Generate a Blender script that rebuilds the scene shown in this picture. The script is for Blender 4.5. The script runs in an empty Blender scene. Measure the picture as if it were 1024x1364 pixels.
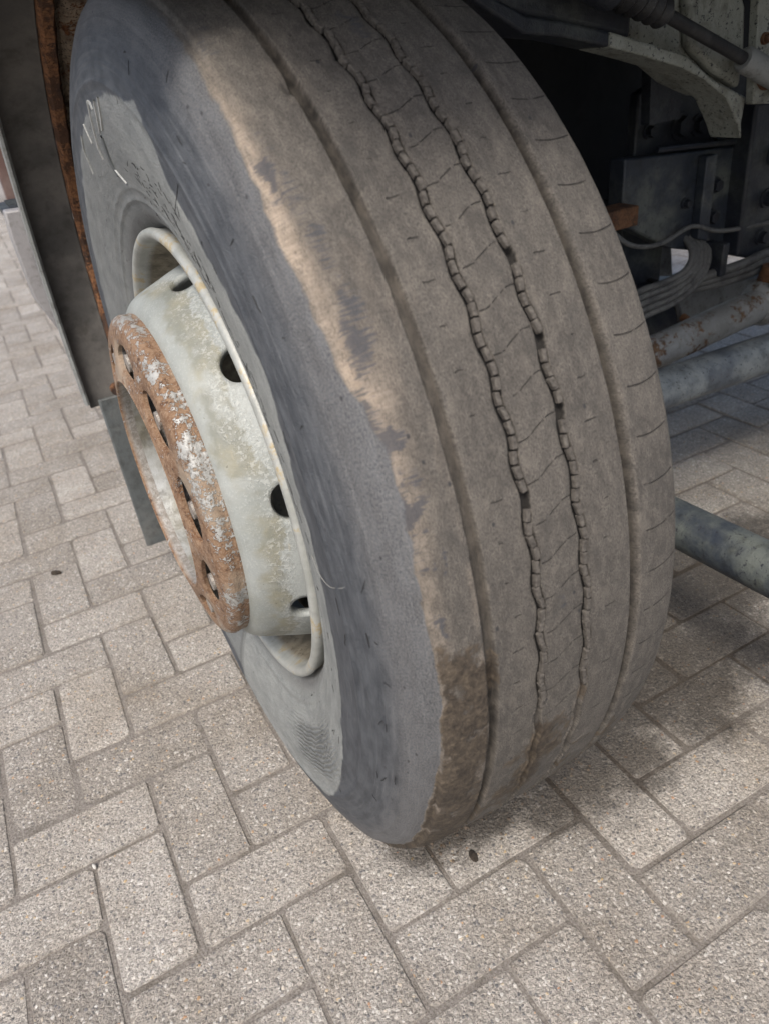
import bpy, bmesh, math, random
import numpy as np
from mathutils import Vector, Matrix

random.seed(7)
rng = np.random.default_rng(7)
S = bpy.context.scene
COL = S.collection

# ------------------------------------------------------------------ camera
cam_d = bpy.data.cameras.new('camera')
cam = bpy.data.objects.new('camera', cam_d)
COL.objects.link(cam)
cam_d.sensor_fit = 'HORIZONTAL'
cam_d.sensor_width = 36.0
cam_d.lens = 36.0 * 981.79 / 1024.0
cam_d.clip_start = 0.02
cam_d.clip_end = 800
cam.matrix_world = Matrix((
    (0.86572314, 0.34001239, -0.36730781, -0.31634),
    (-0.48944254, 0.42151983, -0.7633918, -0.88194),
    (-0.10473515, 0.84066201, 0.53133599, 0.96031),
    (0, 0, 0, 1)))
cam_d.dof.use_dof = True
cam_d.dof.focus_distance = 0.85
cam_d.dof.aperture_fstop = 9.0
S.camera = cam

# ------------------------------------------------------------------ light
SUN_EL, SUN_AZ = 52.0, 222.0          # azimuth clockwise from +Y: from the front left
world = bpy.data.worlds.new('World')
S.world = world
world.use_nodes = True
wn = world.node_tree
wn.nodes.clear()
sky = wn.nodes.new('ShaderNodeTexSky')
sky.sky_type = 'NISHITA'
sky.sun_disc = False
sky.sun_elevation = math.radians(SUN_EL)
sky.sun_rotation = math.radians(SUN_AZ)
sky.altitude = 0
sky.air_density = 1.0
sky.dust_density = 4.0
sky.ozone_density = 1.0
bg = wn.nodes.new('ShaderNodeBackground')
bg.inputs['Strength'].default_value = 0.10
wo = wn.nodes.new('ShaderNodeOutputWorld')
wn.links.new(sky.outputs[0], bg.inputs[0])
wn.links.new(bg.outputs[0], wo.inputs[0])
sl = bpy.data.lights.new('sun', 'SUN')
sl.energy = 1.5
sl.angle = math.radians(17)
sl.color = (1.0, 0.95, 0.88)
sun = bpy.data.objects.new('sun', sl)
COL.objects.link(sun)
el, az = math.radians(SUN_EL), math.radians(SUN_AZ)
sd = Vector((math.sin(az) * math.cos(el), math.cos(az) * math.cos(el), math.sin(el)))
sun.rotation_euler = sd.to_track_quat('Z', 'Y').to_euler()
sun.location = sd * 20
S.view_settings.view_transform = 'Standard'
S.view_settings.look = 'None'
S.view_settings.exposure = 1.05
S.view_settings.gamma = 1.0
S.view_settings.use_curve_mapping = False

# ------------------------------------------------------------------ helpers: materials
class Mat:
    def __init__(s, name):
        s.m = bpy.data.materials.new(name)
        s.m.use_nodes = True
        s.t = s.m.node_tree
        s.t.nodes.clear()
        s.out = s.t.nodes.new('ShaderNodeOutputMaterial')
        s.b = s.t.nodes.new('ShaderNodeBsdfPrincipled')
        s.t.links.new(s.b.outputs[0], s.out.inputs[0])
    def put(s, sock, v):
        if isinstance(v, bpy.types.NodeSocket):
            s.t.links.new(v, sock)
        elif isinstance(v, (tuple, list)) and len(v) == 3 and sock.type == 'RGBA':
            sock.default_value = (*v, 1)
        else:
            sock.default_value = v
    def n(s, typ, **kw):
        nd = s.t.nodes.new(typ)
        for k, v in kw.items():
            setattr(nd, k, v)
        return nd
    def math(s, op, a, b=0.0, c=0.0, clamp=False):
        nd = s.n('ShaderNodeMath', operation=op, use_clamp=clamp)
        s.put(nd.inputs[0], a); s.put(nd.inputs[1], b); s.put(nd.inputs[2], c)
        return nd.outputs[0]
    def mix(s, f, a, b, blend='MIX'):
        nd = s.n('ShaderNodeMix', data_type='RGBA', blend_type=blend)
        s.put(nd.inputs[0], f); s.put(nd.inputs[6], a); s.put(nd.inputs[7], b)
        return nd.outputs[2]
    def step(s, v, lo, hi, to0=0.0, to1=1.0):
        nd = s.n('ShaderNodeMapRange', interpolation_type='SMOOTHSTEP')
        s.put(nd.inputs[0], v); s.put(nd.inputs[1], lo); s.put(nd.inputs[2], hi)
        s.put(nd.inputs[3], to0); s.put(nd.inputs[4], to1)
        return nd.outputs[0]
    def ramp(s, f, stops):
        nd = s.n('ShaderNodeValToRGB')
        e = nd.color_ramp.elements
        while len(e) < len(stops):
            e.new(0.5)
        for el_, (p, c) in zip(e, stops):
            el_.position = p; el_.color = (*c, 1)
        s.put(nd.inputs[0], f)
        return nd.outputs[0]
    def noise(s, vec, scale, detail=3, rough=0.55, dist=0.0, col=False):
        nd = s.n('ShaderNodeTexNoise')
        s.put(nd.inputs['Vector'], vec)
        nd.inputs['Scale'].default_value = scale
        nd.inputs['Detail'].default_value = detail
        nd.inputs['Roughness'].default_value = rough
        nd.inputs['Distortion'].default_value = dist
        return nd.outputs[1 if col else 0]
    def voro(s, vec, scale, feature='F1', out=0, rand=1.0):
        nd = s.n('ShaderNodeTexVoronoi', feature=feature)
        s.put(nd.inputs['Vector'], vec)
        nd.inputs['Scale'].default_value = scale
        nd.inputs['Randomness'].default_value = rand
        return nd.outputs[out]
    def attr(s, name):
        return s.n('ShaderNodeAttribute', attribute_name=name).outputs['Fac']
    def pos(s):
        return s.n('ShaderNodeNewGeometry').outputs['Position']
    def obj(s):
        return s.n('ShaderNodeTexCoord').outputs['Object']
    def uv(s):
        return s.n('ShaderNodeTexCoord').outputs['UV']
    def sep(s, v):
        return s.n('ShaderNodeSeparateXYZ') , v
    def xyz(s, v):
        nd = s.n('ShaderNodeSeparateXYZ')
        s.put(nd.inputs[0], v)
        return nd.outputs
    def scale(s, v, sc):
        nd = s.n('ShaderNodeMapping')
        s.put(nd.inputs[0], v)
        nd.inputs['Scale'].default_value = sc
        return nd.outputs[0]
    def warp(s, v, scale, amt):
        c = s.noise(v, scale, 2, col=True)
        a = s.n('ShaderNodeVectorMath', operation='SUBTRACT')
        s.put(a.inputs[0], c); a.inputs[1].default_value = (.5, .5, .5)
        m = s.n('ShaderNodeVectorMath', operation='MULTIPLY_ADD')
        s.put(m.inputs[0], a.outputs[0]); m.inputs[1].default_value = (amt,) * 3
        s.put(m.inputs[2], v)
        return m.outputs[0]
    def bump(s, h, strength=0.5, dist=0.002, normal=None):
        nd = s.n('ShaderNodeBump')
        nd.inputs['Strength'].default_value = strength
        nd.inputs['Distance'].default_value = dist
        s.put(nd.inputs['Height'], h)
        if normal is not None:
            s.put(nd.inputs['Normal'], normal)
        return nd.outputs[0]
    def done(s, col, rough=0.6, normal=None, metal=0.0, spec=None):
        s.put(s.b.inputs['Base Color'], col)
        s.put(s.b.inputs['Roughness'], rough)
        s.put(s.b.inputs['Metallic'], metal)
        if spec is not None:
            s.put(s.b.inputs['Specular IOR Level'], spec)
        if normal is not None:
            s.put(s.b.inputs['Normal'], normal)
        return s.m

# ------------------------------------------------------------------ helpers: numpy value noise
_LAT = rng.random((256, 256))
def vnoise(x, y):
    xi = np.floor(x).astype(int); yi = np.floor(y).astype(int)
    fx = x - xi; fy = y - yi
    fx = fx * fx * (3 - 2 * fx); fy = fy * fy * (3 - 2 * fy)
    a = _LAT[xi % 256, yi % 256]; b = _LAT[(xi + 1) % 256, yi % 256]
    c = _LAT[xi % 256, (yi + 1) % 256]; d = _LAT[(xi + 1) % 256, (yi + 1) % 256]
    return (a * (1 - fx) + b * fx) * (1 - fy) + (c * (1 - fx) + d * fx) * fy
def fbm(x, y, o=4):
    s, a, t = 0, 0.5, 0
    for i in range(o):
        s = s + a * vnoise(x * 2 ** i + 17.3 * i, y * 2 ** i + 5.1 * i); t += a; a *= 0.55
    return s / t
def sst(v, lo, hi):
    t = np.clip((v - lo) / (hi - lo), 0, 1)
    return t * t * (3 - 2 * t)

# ------------------------------------------------------------------ helpers: objects
def link(name, me, mat, parent=None, loc=(0, 0, 0), smooth=True):
    o = bpy.data.objects.new(name, me)
    COL.objects.link(o)
    if mat is not None and len(me.materials) == 0:
        me.materials.append(mat)
    if smooth:
        me.polygons.foreach_set('use_smooth', np.ones(len(me.polygons), bool))
    o.location = loc
    if parent is not None:
        o.parent = parent
    return o
def from_bm(name, bm, mat, parent=None, loc=(0, 0, 0), smooth=True, bevel=0.0, seg=2):
    me = bpy.data.meshes.new(name)
    bm.normal_update()
    bm.to_mesh(me); bm.free()
    o = link(name, me, mat, parent, loc, smooth)
    if bevel:
        md = o.modifiers.new('bevel', 'BEVEL'); md.width = bevel; md.segments = seg
        md.limit_method = 'ANGLE'; md.angle_limit = math.radians(40)
        md.harden_normals = False
    if smooth:
        try:
            me.set_sharp_from_angle(angle=math.radians(42))
        except Exception:
            pass
    return o
def tag(o, label=None, cat=None, kind=None, group=None):
    if label: o['label'] = label
    if cat: o['category'] = cat
    if kind: o['kind'] = kind
    if group: o['group'] = group
    return o
def add_box(bm, lo, hi, mat=None):
    vs = [bm.verts.new((x, y, z)) for x in (lo[0], hi[0]) for y in (lo[1], hi[1]) for z in (lo[2], hi[2])]
    for f in ((0, 1, 3, 2), (4, 6, 7, 5), (0, 4, 5, 1), (2, 3, 7, 6), (0, 2, 6, 4), (1, 5, 7, 3)):
        bm.faces.new([vs[i] for i in f])
    if mat is not None:
        for v in vs: v.co = mat @ v.co
    return vs
def lathe(bm, prof, n=128, center=(0, 0, 0), closed=False, a0=0.0, a1=2 * math.pi):
    full = abs(a1 - a0 - 2 * math.pi) < 1e-6
    m = n if full else n + 1
    rows = []
    for i in range(m):
        a = a0 + (a1 - a0) * i / n
        rows.append([bm.verts.new((center[0] + x, center[1] - r * math.cos(a), center[2] + r * math.sin(a))) for x, r in prof])
    k = len(prof)
    for i in range(n):
        A, B = rows[i], rows[(i + 1) % m]
        for j in range(k if closed else k - 1):
            bm.faces.new((A[j], A[(j + 1) % k], B[(j + 1) % k], B[j]))
    return rows
def tube(bm, pts, rad, n=14, caps=True):
    pts = [Vector(p) for p in pts]
    rads = rad if isinstance(rad, (list, tuple)) else [rad] * len(pts)
    rows = []
    up = Vector((0, 0, 1))
    for i, p in enumerate(pts):
        t = (pts[min(i + 1, len(pts) - 1)] - pts[max(i - 1, 0)]).normalized()
        if abs(t.dot(up)) > 0.97: up = Vector((0, 1, 0))
        s = t.cross(up).normalized(); w = s.cross(t)
        rows.append([bm.verts.new(p + rads[i] * (math.cos(2 * math.pi * k / n) * s + math.sin(2 * math.pi * k / n) * w)) for k in range(n)])
    for A, B in zip(rows, rows[1:]):
        for k in range(n):
            bm.faces.new((A[k], A[(k + 1) % n], B[(k + 1) % n], B[k]))
    if caps:
        bm.faces.new(rows[0][::-1]); bm.faces.new(rows[-1])
    return rows
def prism_xz(bm, pts, y0, y1):
    a = [bm.verts.new((x, y0, z)) for x, z in pts]
    b = [bm.verts.new((x, y1, z)) for x, z in pts]
    bm.faces.new(a); bm.faces.new(b[::-1])
    for i in range(len(pts)):
        j = (i + 1) % len(pts)
        bm.faces.new((a[i], b[i], b[j], a[j]))
def catmull(pts, k=8):
    P = [Vector(p) for p in pts]; P = [2 * P[0] - P[1]] + P + [2 * P[-1] - P[-2]]
    out = []
    for i in range(1, len(P) - 2):
        for j in range(k):
            t = j / k
            out.append(0.5 * ((2 * P[i]) + (P[i + 1] - P[i - 1]) * t + (2 * P[i - 1] - 5 * P[i] + 4 * P[i + 1] - P[i + 2]) * t * t + (-P[i - 1] + 3 * P[i] - 3 * P[i + 1] + P[i + 2]) * t ** 3))
    out.append(P[-2])
    return out

# ------------------------------------------------------------------ materials
def stain_shade(s, p):
    # old damp and oily stains beside the tyre, deepened with painted contact shade
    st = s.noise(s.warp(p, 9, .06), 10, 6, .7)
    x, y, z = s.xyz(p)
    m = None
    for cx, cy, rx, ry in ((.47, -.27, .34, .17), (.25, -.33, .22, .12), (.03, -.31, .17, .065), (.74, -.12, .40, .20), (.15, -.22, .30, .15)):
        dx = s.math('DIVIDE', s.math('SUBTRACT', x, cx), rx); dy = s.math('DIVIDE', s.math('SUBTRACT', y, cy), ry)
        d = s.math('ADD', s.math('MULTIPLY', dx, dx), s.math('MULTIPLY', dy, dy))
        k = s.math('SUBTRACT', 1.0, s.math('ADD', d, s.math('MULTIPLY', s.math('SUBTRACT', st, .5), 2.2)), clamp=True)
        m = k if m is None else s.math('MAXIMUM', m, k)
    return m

def m_paver():
    s = Mat('paver_concrete')
    p = s.pos()
    tone = s.attr('tone')
    pw = s.warp(p, 160, 0.006)
    g1c = s.voro(pw, 245, out=1); g1d = s.voro(pw, 245, out=0)
    g2c = s.voro(pw, 520, out=1)
    v1 = s.xyz(g1c)[0]; v2 = s.xyz(g1c)[1]; v3 = s.xyz(g2c)[0]
    base = s.mix(tone, (0.262, 0.241, 0.216), (0.380, 0.356, 0.325))
    fine = s.ramp(v3, [(0, (.55, .54, .53)), (.35, (.88, .88, .87)), (.65, (1.05, 1.04, 1.02)), (1, (1.42, 1.40, 1.36))])
    c = s.mix(1.0, base, fine, 'MULTIPLY')
    light = s.math('MULTIPLY', s.step(v1, .84, .88, 0, .8), s.step(g1d, .62, .42))
    c = s.mix(light, c, s.ramp(v2, [(0, (.58, .55, .50)), (.55, (.50, .47, .43)), (.8, (.72, .70, .66)), (.93, (.50, .36, .18)), (1, (.46, .24, .14))]))
    dark = s.math('MULTIPLY', s.step(v1, .12, .08, 0, .75), s.step(g1d, .62, .42))
    c = s.mix(dark, c, s.ramp(v2, [(0, (.07, .072, .08)), (.6, (.13, .13, .14)), (1, (.17, .15, .13))]))
    eg = s.math('ADD', s.attr('edge'), s.math('MULTIPLY', s.math('SUBTRACT', s.noise(p, 60, 4, .7), .5), 1.7))
    sandn = s.noise(p, 420, 3, .7)
    c = s.mix(s.step(eg, .55, 1.15, 0, .8), c, s.ramp(sandn, [(.3, (.115, .100, .086)), (.5, (.20, .178, .155)), (.72, (.33, .30, .265))]))
    big = s.noise(p, 7, 4, .6)
    c = s.mix(s.step(big, .35, .7, 0, .75), c, s.mix(1.0, c, (.76, .73, .69), 'MULTIPLY'))
    big2 = s.noise(s.warp(p, 3, .1), 2.6, 5, .65)
    c = s.mix(s.step(big2, .48, .70, 0, .55), c, s.mix(1.0, c, (.80, .75, .68), 'MULTIPLY'))
    m = stain_shade(s, p)
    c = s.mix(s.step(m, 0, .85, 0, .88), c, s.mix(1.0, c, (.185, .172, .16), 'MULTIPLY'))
    h = s.math('ADD', s.math('MULTIPLY', s.math('SUBTRACT', 1.0, g1d), .7), s.math('MULTIPLY', s.noise(p, 700, 2), .6))
    h = s.math('ADD', h, s.math('MULTIPLY', s.noise(p, 90, 3), .8))
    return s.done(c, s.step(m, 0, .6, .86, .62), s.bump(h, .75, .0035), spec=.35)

def m_ground():
    s = Mat('joint_sand')
    p = s.pos()
    n = s.noise(p, 300, 3, .7); b = s.noise(p, 20, 4)
    c = s.ramp(n, [(.25, (.120, .106, .093)), (.5, (.205, .184, .163)), (.75, (.33, .305, .27))])
    c = s.mix(s.step(b, .46, .70, 0, .5), c, (.095, .080, .062))
    c = s.mix(s.step(stain_shade(s, p), 0, .8, 0, .92), c, s.mix(1.0, c, (.24, .22, .20), 'MULTIPLY'))
    far = s.n('ShaderNodeVectorMath', operation='LENGTH'); s.put(far.inputs[0], p)
    c = s.mix(s.step(far.outputs['Value'], 8.5, 9.5), c, (.27, .25, .23))
    return s.done(c, .95, s.bump(n, .8, .004), spec=.2)

def m_tyre():
    s = Mat('tyre_rubber')
    uv = s.uv()
    u, v, _ = s.xyz(uv)
    a = {k: s.attr(k) for k in ('side', 'pale', 'tan', 'scuff', 'mud', 'groove', 'hatch', 'chain')}
    # tread: dusty taupe rubber with fine wrinkles running round the tyre
    n_big = s.noise(s.scale(uv, (9, 14, 1)), 1, 4, .6)
    n_mid = s.noise(s.scale(uv, (60, 130, 1)), 1, 4, .65)
    n_fine = s.noise(s.scale(s.warp(uv, 90, .003), (400, 860, 1)), 1, 3, .7)
    n_grit = s.noise(s.scale(uv, (900, 900, 1)), 1, 2, .7)
    tread = s.mix(s.step(n_big, .35, .68), (.074, .067, .059), (.112, .101, .088))
    tread = s.mix(s.step(n_mid, .34, .70, 0, .8), tread, (.160, .144, .124))
    tread = s.mix(s.step(n_fine, .58, .36, 0, .85), tread, (.048, .044, .040))
    tread = s.mix(s.step(n_grit, .62, .72, 0, .55), tread, (.30, .28, .25))
    blot = s.noise(s.scale(s.warp(uv, 30, .02), (26, 40, 1)), 1, 4, .65)
    tread = s.mix(s.step(blot, .52, .72, 0, .55), tread, (.062, .058, .053))
    tread = s.mix(s.step(blot, .46, .30, 0, .4), tread, (.185, .165, .140))
    tread = s.mix(s.step(n_grit, .40, .30, 0, .75), tread, (.036, .034, .032))
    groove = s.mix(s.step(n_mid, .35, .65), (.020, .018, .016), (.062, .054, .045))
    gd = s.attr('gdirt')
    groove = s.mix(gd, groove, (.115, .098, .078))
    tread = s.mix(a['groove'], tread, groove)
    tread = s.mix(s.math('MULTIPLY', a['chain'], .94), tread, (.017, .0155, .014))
    # pale tan worn shoulder
    streak = s.noise(s.scale(uv, (420, 60, 1)), 1, 4, .65)
    tanc = s.mix(s.step(streak, .3, .7), (.255, .208, .160), (.400, .330, .262))
    tread = s.mix(s.math('MULTIPLY', s.math('MULTIPLY', a['tan'], s.math('SUBTRACT', 1.0, a['groove'], clamp=True)), s.step(s.math('ADD', s.math('MULTIPLY', n_fine, .5), s.math('MULTIPLY', n_mid, .5)), .34, .56, .25, 1.0)), tread, tanc)
    # bare dark rubber scuffs, combed across the shoulder
    sc = s.math('ADD', s.math('MULTIPLY', a['scuff'], .9), s.math('MULTIPLY', s.math('SUBTRACT', streak, .5), 3.0))
    sc = s.math('ADD', sc, s.math('MULTIPLY', s.math('SUBTRACT', n_fine, .5), .8))
    sc = s.math('MULTIPLY', s.step(sc, .30, .85), s.step(a['scuff'], .03, .4))
    tread = s.mix(s.math('MULTIPLY', sc, .80), tread, s.mix(n_grit, (.032, .034, .042), (.075, .078, .088)))
    # sidewall: blue grey weathered rubber
    s_n = s.noise(s.scale(uv, (26, 70, 1)), 1, 5, .65)
    s_f = s.noise(s.scale(uv, (420, 620, 1)), 1, 4, .7)
    side = s.mix(s.step(s_n, .32, .68), (.042, .047, .055), (.082, .089, .099))
    s_up = s.step(v, -.205, -.150)
    s_g = s.noise(s.scale(uv, (900, 1150, 1)), 1, 3, .75)
    side = s.mix(s.math('MULTIPLY', s.step(s.math('ADD', s.math('MULTIPLY', s_f, .3), s.math('MULTIPLY', s_g, .7)), .46, .62, 0, .60), s.math('ADD', s.math('MULTIPLY', s_up, .60), .08)), side, (.185, .187, .190))
    side = s.mix(s.math('MULTIPLY', s.step(s_g, .47, .34, 0, .6), s.math('ADD', s.math('MULTIPLY', s_up, .8), .1)), side, (.040, .042, .048))
    chalk = s.noise(s.scale(uv, (7, 260, 1)), 1, 5, .65)
    side = s.mix(s.step(chalk, .53, .74, 0, .38), side, (.20, .205, .21))
    side = s.mix(s.step(chalk, .45, .28, 0, .28), side, (.050, .053, .060))
    side = s.mix(s.math('MULTIPLY', s.step(s.math('ADD', v, s.math('MULTIPLY', s_n, .03)), -.165, -.135, 0, .4), s.step(s_f, .35, .6)), side, (.215, .205, .195))
    col = s.mix(s.step(s.math('ADD', a['side'], s.math('MULTIPLY', s.math('SUBTRACT', n_mid, .5), .55)), .38, .62), tread, side)
    # pale chalky lower sidewall
    p_n = s.noise(s.scale(uv, (18, 44, 1)), 1, 5, .65)
    p_w = s.noise(s.scale(s.warp(uv, 26, .03), (14, 190, 1)), 1, 5, .68)
    pale = s.mix(s.step(p_n, .3, .7), (.210, .221, .214), (.320, .331, .316))
    pale = s.mix(s.step(p_w, .50, .70, 0, .5), pale, (.36, .365, .35))
    pale = s.mix(s.step(p_w, .46, .30, 0, .45), pale, (.125, .130, .127))
    pale = s.mix(s.step(s_f, .56, .42, 0, .5), pale, (.130, .135, .133))
    col = s.mix(s.math('MULTIPLY', s.step(u, .58, .92, 1.0, .60), s.step(s.math('ADD', a['pale'], s.math('ADD', s.math('MULTIPLY', s.math('SUBTRACT', s_n, .5), .6), s.math('MULTIPLY', s.math('SUBTRACT', p_w, .5), .8))), .30, .68)), col, pale)
    # dark ring of road film by the flange
    ring = s.math('MULTIPLY', s.step(v, -.333, -.352), s.step(p_n, .3, .62))
    col = s.mix(s.math('MULTIPLY', ring, .65), col, (.085, .082, .085))
    # black specks on the sidewall
    spk = s.voro(s.scale(uv, (1, 1.5, 1)), 48)
    spo = s.xyz(s.voro(s.scale(uv, (1, 1.5, 1)), 48, out=1))[0]
    col = s.mix(s.math('MULTIPLY', s.step(spk, .13, .07), s.step(spo, .78, .8, 0, .85)), col, (.03, .03, .034))
    # mud
    mn = s.noise(s.scale(uv, (170, 170, 1)), 1, 5, .7)
    mudb = s.noise(s.scale(uv, (34, 46, 1)), 1, 3, .6)
    mudc = s.ramp(s.math('ADD', s.math('MULTIPLY', mn, .6), s.math('MULTIPLY', mudb, .4)), [(.30, (.020, .016, .013)), (.46, (.050, .039, .029)), (.60, (.105, .082, .058)), (.74, (.26, .215, .165))])
    col = s.mix(s.step(s.math('ADD', a['mud'], s.math('ADD', s.math('MULTIPLY', s.math('SUBTRACT', mn, .5), 1.0), s.math('MULTIPLY', s.math('SUBTRACT', mudb, .5), 1.3))), .34, .66, 0, .94), col, mudc)
    # thin cuts: sipes on the centre rib and short cuts on the shoulder rib
    per = .0327
    t = s.math('DIVIDE', s.math('ADD', v, .0180), .0372)
    cv = s.n('ShaderNodeFloatCurve')
    cu = cv.mapping.curves[0]
    cu.points[0].location = (0, .10); cu.points[1].location = (1, .92)
    for q in ((.28, .20), (.34, .30), (.68, .76), (.74, .84)):
        cu.points.new(*q)
    cv.mapping.update()
    s.put(cv.inputs['Value'], t)
    off = s.math('MULTIPLY', cv.outputs[0], .0150)
    w1 = s.noise(s.scale(uv, (120, 120, 1)), 1, 2)
    ph = s.math('SUBTRACT', s.math('ADD', u, s.math('MULTIPLY', w1, .0016)), off)
    d = s.math('ABSOLUTE', s.math('SUBTRACT', s.math('PINGPONG', ph, per / 2), per / 4 * 0))
    line = s.step(d, .00070, .00025)
    inr = s.math('MULTIPLY', s.step(t, .0, .02), s.step(t, 1.0, .98))
    gap = s.math('MAXIMUM', s.math('MULTIPLY', s.step(t, .25, .30), s.step(t, .36, .33)), s.math('MULTIPLY', s.step(t, .66, .70), s.step(t, .76, .73)))
    wear = s.step(s.noise(s.scale(uv, (34, 60, 1)), 1, 2), .36, .46)
    sip = s.math('MULTIPLY', s.math('MULTIPLY', line, inr), s.math('MULTIPLY', s.math('SUBTRACT', 1.0, gap), wear))
    t2 = s.math('DIVIDE', s.math('SUBTRACT', v, .0935), .040)
    sag = s.math('MULTIPLY', s.math('MULTIPLY', t2, s.math('SUBTRACT', t2, .75)), .012)
    ph2 = s.math('SUBTRACT', u, sag)
    d2 = s.math('PINGPONG', ph2, .0415 / 2)
    cut = s.math('MULTIPLY', s.step(d2, .0008, .0003), s.math('MULTIPLY', s.step(t2, 0, .05), s.step(t2, 1.0, .95)))
    cut = s.math('MULTIPLY', cut, s.step(s.noise(s.scale(uv, (20, 40, 1)), 1, 2), .33, .45))
    ph3 = s.math('ADD', u, s.math('MULTIPLY', w1, .004))
    d3 = s.math('PINGPONG', ph3, .0327 / 2)
    t3 = s.math('ABSOLUTE', s.math('SUBTRACT', s.math('ABSOLUTE', s.math('SUBTRACT', v, .0015)), .0485))
    tick = s.math('MULTIPLY', s.step(d3, .0007, .0003), s.step(t3, .006, .004))
    tick = s.math('MULTIPLY', tick, s.step(s.noise(s.scale(uv, (45, 60, 1)), 1, 1), .46, .55))
    lines = s.math('MAXIMUM', s.math('MAXIMUM', sip, cut), tick)
    lines = s.math('MULTIPLY', lines, s.math('SUBTRACT', 1.0, a['mud'], clamp=True))
    col = s.mix(s.math('MULTIPLY', lines, .72), col, (.018, .016, .015))
    # relief
    hw = s.n('ShaderNodeTexWave', wave_type='BANDS', bands_direction='Y', wave_profile='SIN')
    s.put(hw.inputs['Vector'], s.warp(uv, 40, .012)); hw.inputs['Scale'].default_value = 55
    hw.inputs['Distortion'].default_value = 1.5
    hat = s.math('MULTIPLY', hw.outputs['Fac'], a['hatch'])
    col = s.mix(s.math('MULTIPLY', s.step(hat, .35, .75), .55), col, (.10, .105, .105))
    rel = s.math('ADD', s.math('MULTIPLY', n_fine, .55), s.math('MULTIPLY', n_mid, .45))
    rel = s.math('SUBTRACT', rel, s.math('MULTIPLY', lines, 1.5))
    rel = s.math('ADD', rel, s.math('MULTIPLY', s_f, s.math('MULTIPLY', a['side'], .4)))
    rel = s.math('ADD', rel, s.math('MULTIPLY', hat, 2.2))
    rel = s.math('ADD', rel, s.math('MULTIPLY', p_w, s.math('MULTIPLY', a['pale'], 1.0)))
    rel = s.math('ADD', rel, s.math('MULTIPLY', s.math('MULTIPLY', mn, a['mud']), 2.2))
    return s.done(col, s.mix(a['side'], (.85,) * 3, (.58,) * 3), s.bump(rel, .85, .0024), spec=.35)

def m_block():
    s = Mat('groove_rubber')
    n = s.noise(s.pos(), 260, 4, .65)
    return s.done(s.ramp(n, [(.3, (.040, .036, .032)), (.5, (.088, .079, .069)), (.75, (.15, .136, .118))]), .85, s.bump(n, .6, .002), spec=.3)

def painted(name, base, dirt, scale=10, rust=0.0, amount=.55, rough=.5, metal=0.0, spots=0.0, bump=.3, rustcols=((.20, .075, .025), (.085, .035, .018))):
    s = Mat(name)
    p = s.obj()
    n1 = s.noise(s.warp(p, scale * 1.3, .04), scale, 5, .65)
    n2 = s.noise(p, scale * 9, 4, .65)
    n3 = s.noise(p, scale * 40, 2, .6)
    c = s.mix(s.step(n1, .62 - amount * .3, .78 - amount * .2), base, dirt)
    c = s.mix(s.step(n2, .52, .74, 0, .5), c, s.mix(1.0, c, (.5, .48, .45), 'MULTIPLY'))
    c = s.mix(s.step(n3, .58, .72, 0, .25), c, s.mix(1.0, c, (1.5, 1.5, 1.5), 'MULTIPLY'))
    gr = s.noise(s.warp(p, scale * 2.1, .03), scale * 2.6, 5, .7)
    c = s.mix(s.step(gr, .50, .68, 0, .55), c, s.mix(1.0, c, (.38, .36, .33), 'MULTIPLY'))
    if spots:
        sp = s.noise(p, scale * 14, 3, .75)
        c = s.mix(s.step(sp, .66 - .14 * spots, .70 - .14 * spots, 0, .9), c, (.022, .024, .032))
    h = s.math('ADD', n2, s.math('MULTIPLY', n3, .4))
    if rust:
        rn = s.math('ADD', s.math('MULTIPLY', s.noise(p, scale * .9, 4, .6), .6), s.math('MULTIPLY', s.noise(p, scale * 7, 4, .7), .4))
        f = s.step(rn, .68 - rust * .3, .74 - rust * .3)
        c = s.mix(f, c, s.mix(s.step(n2, .35, .65), rustcols[0], rustcols[1]))
        h = s.math('ADD', h, s.math('MULTIPLY', f, .8))
        return s.done(c, s.mix(f, (rough,) * 3, (.9,) * 3), s.bump(h, bump, .003), s.math('MULTIPLY', s.math('SUBTRACT', 1.0, f), metal))
    return s.done(c, rough, s.bump(h, bump, .003), metal)

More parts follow.
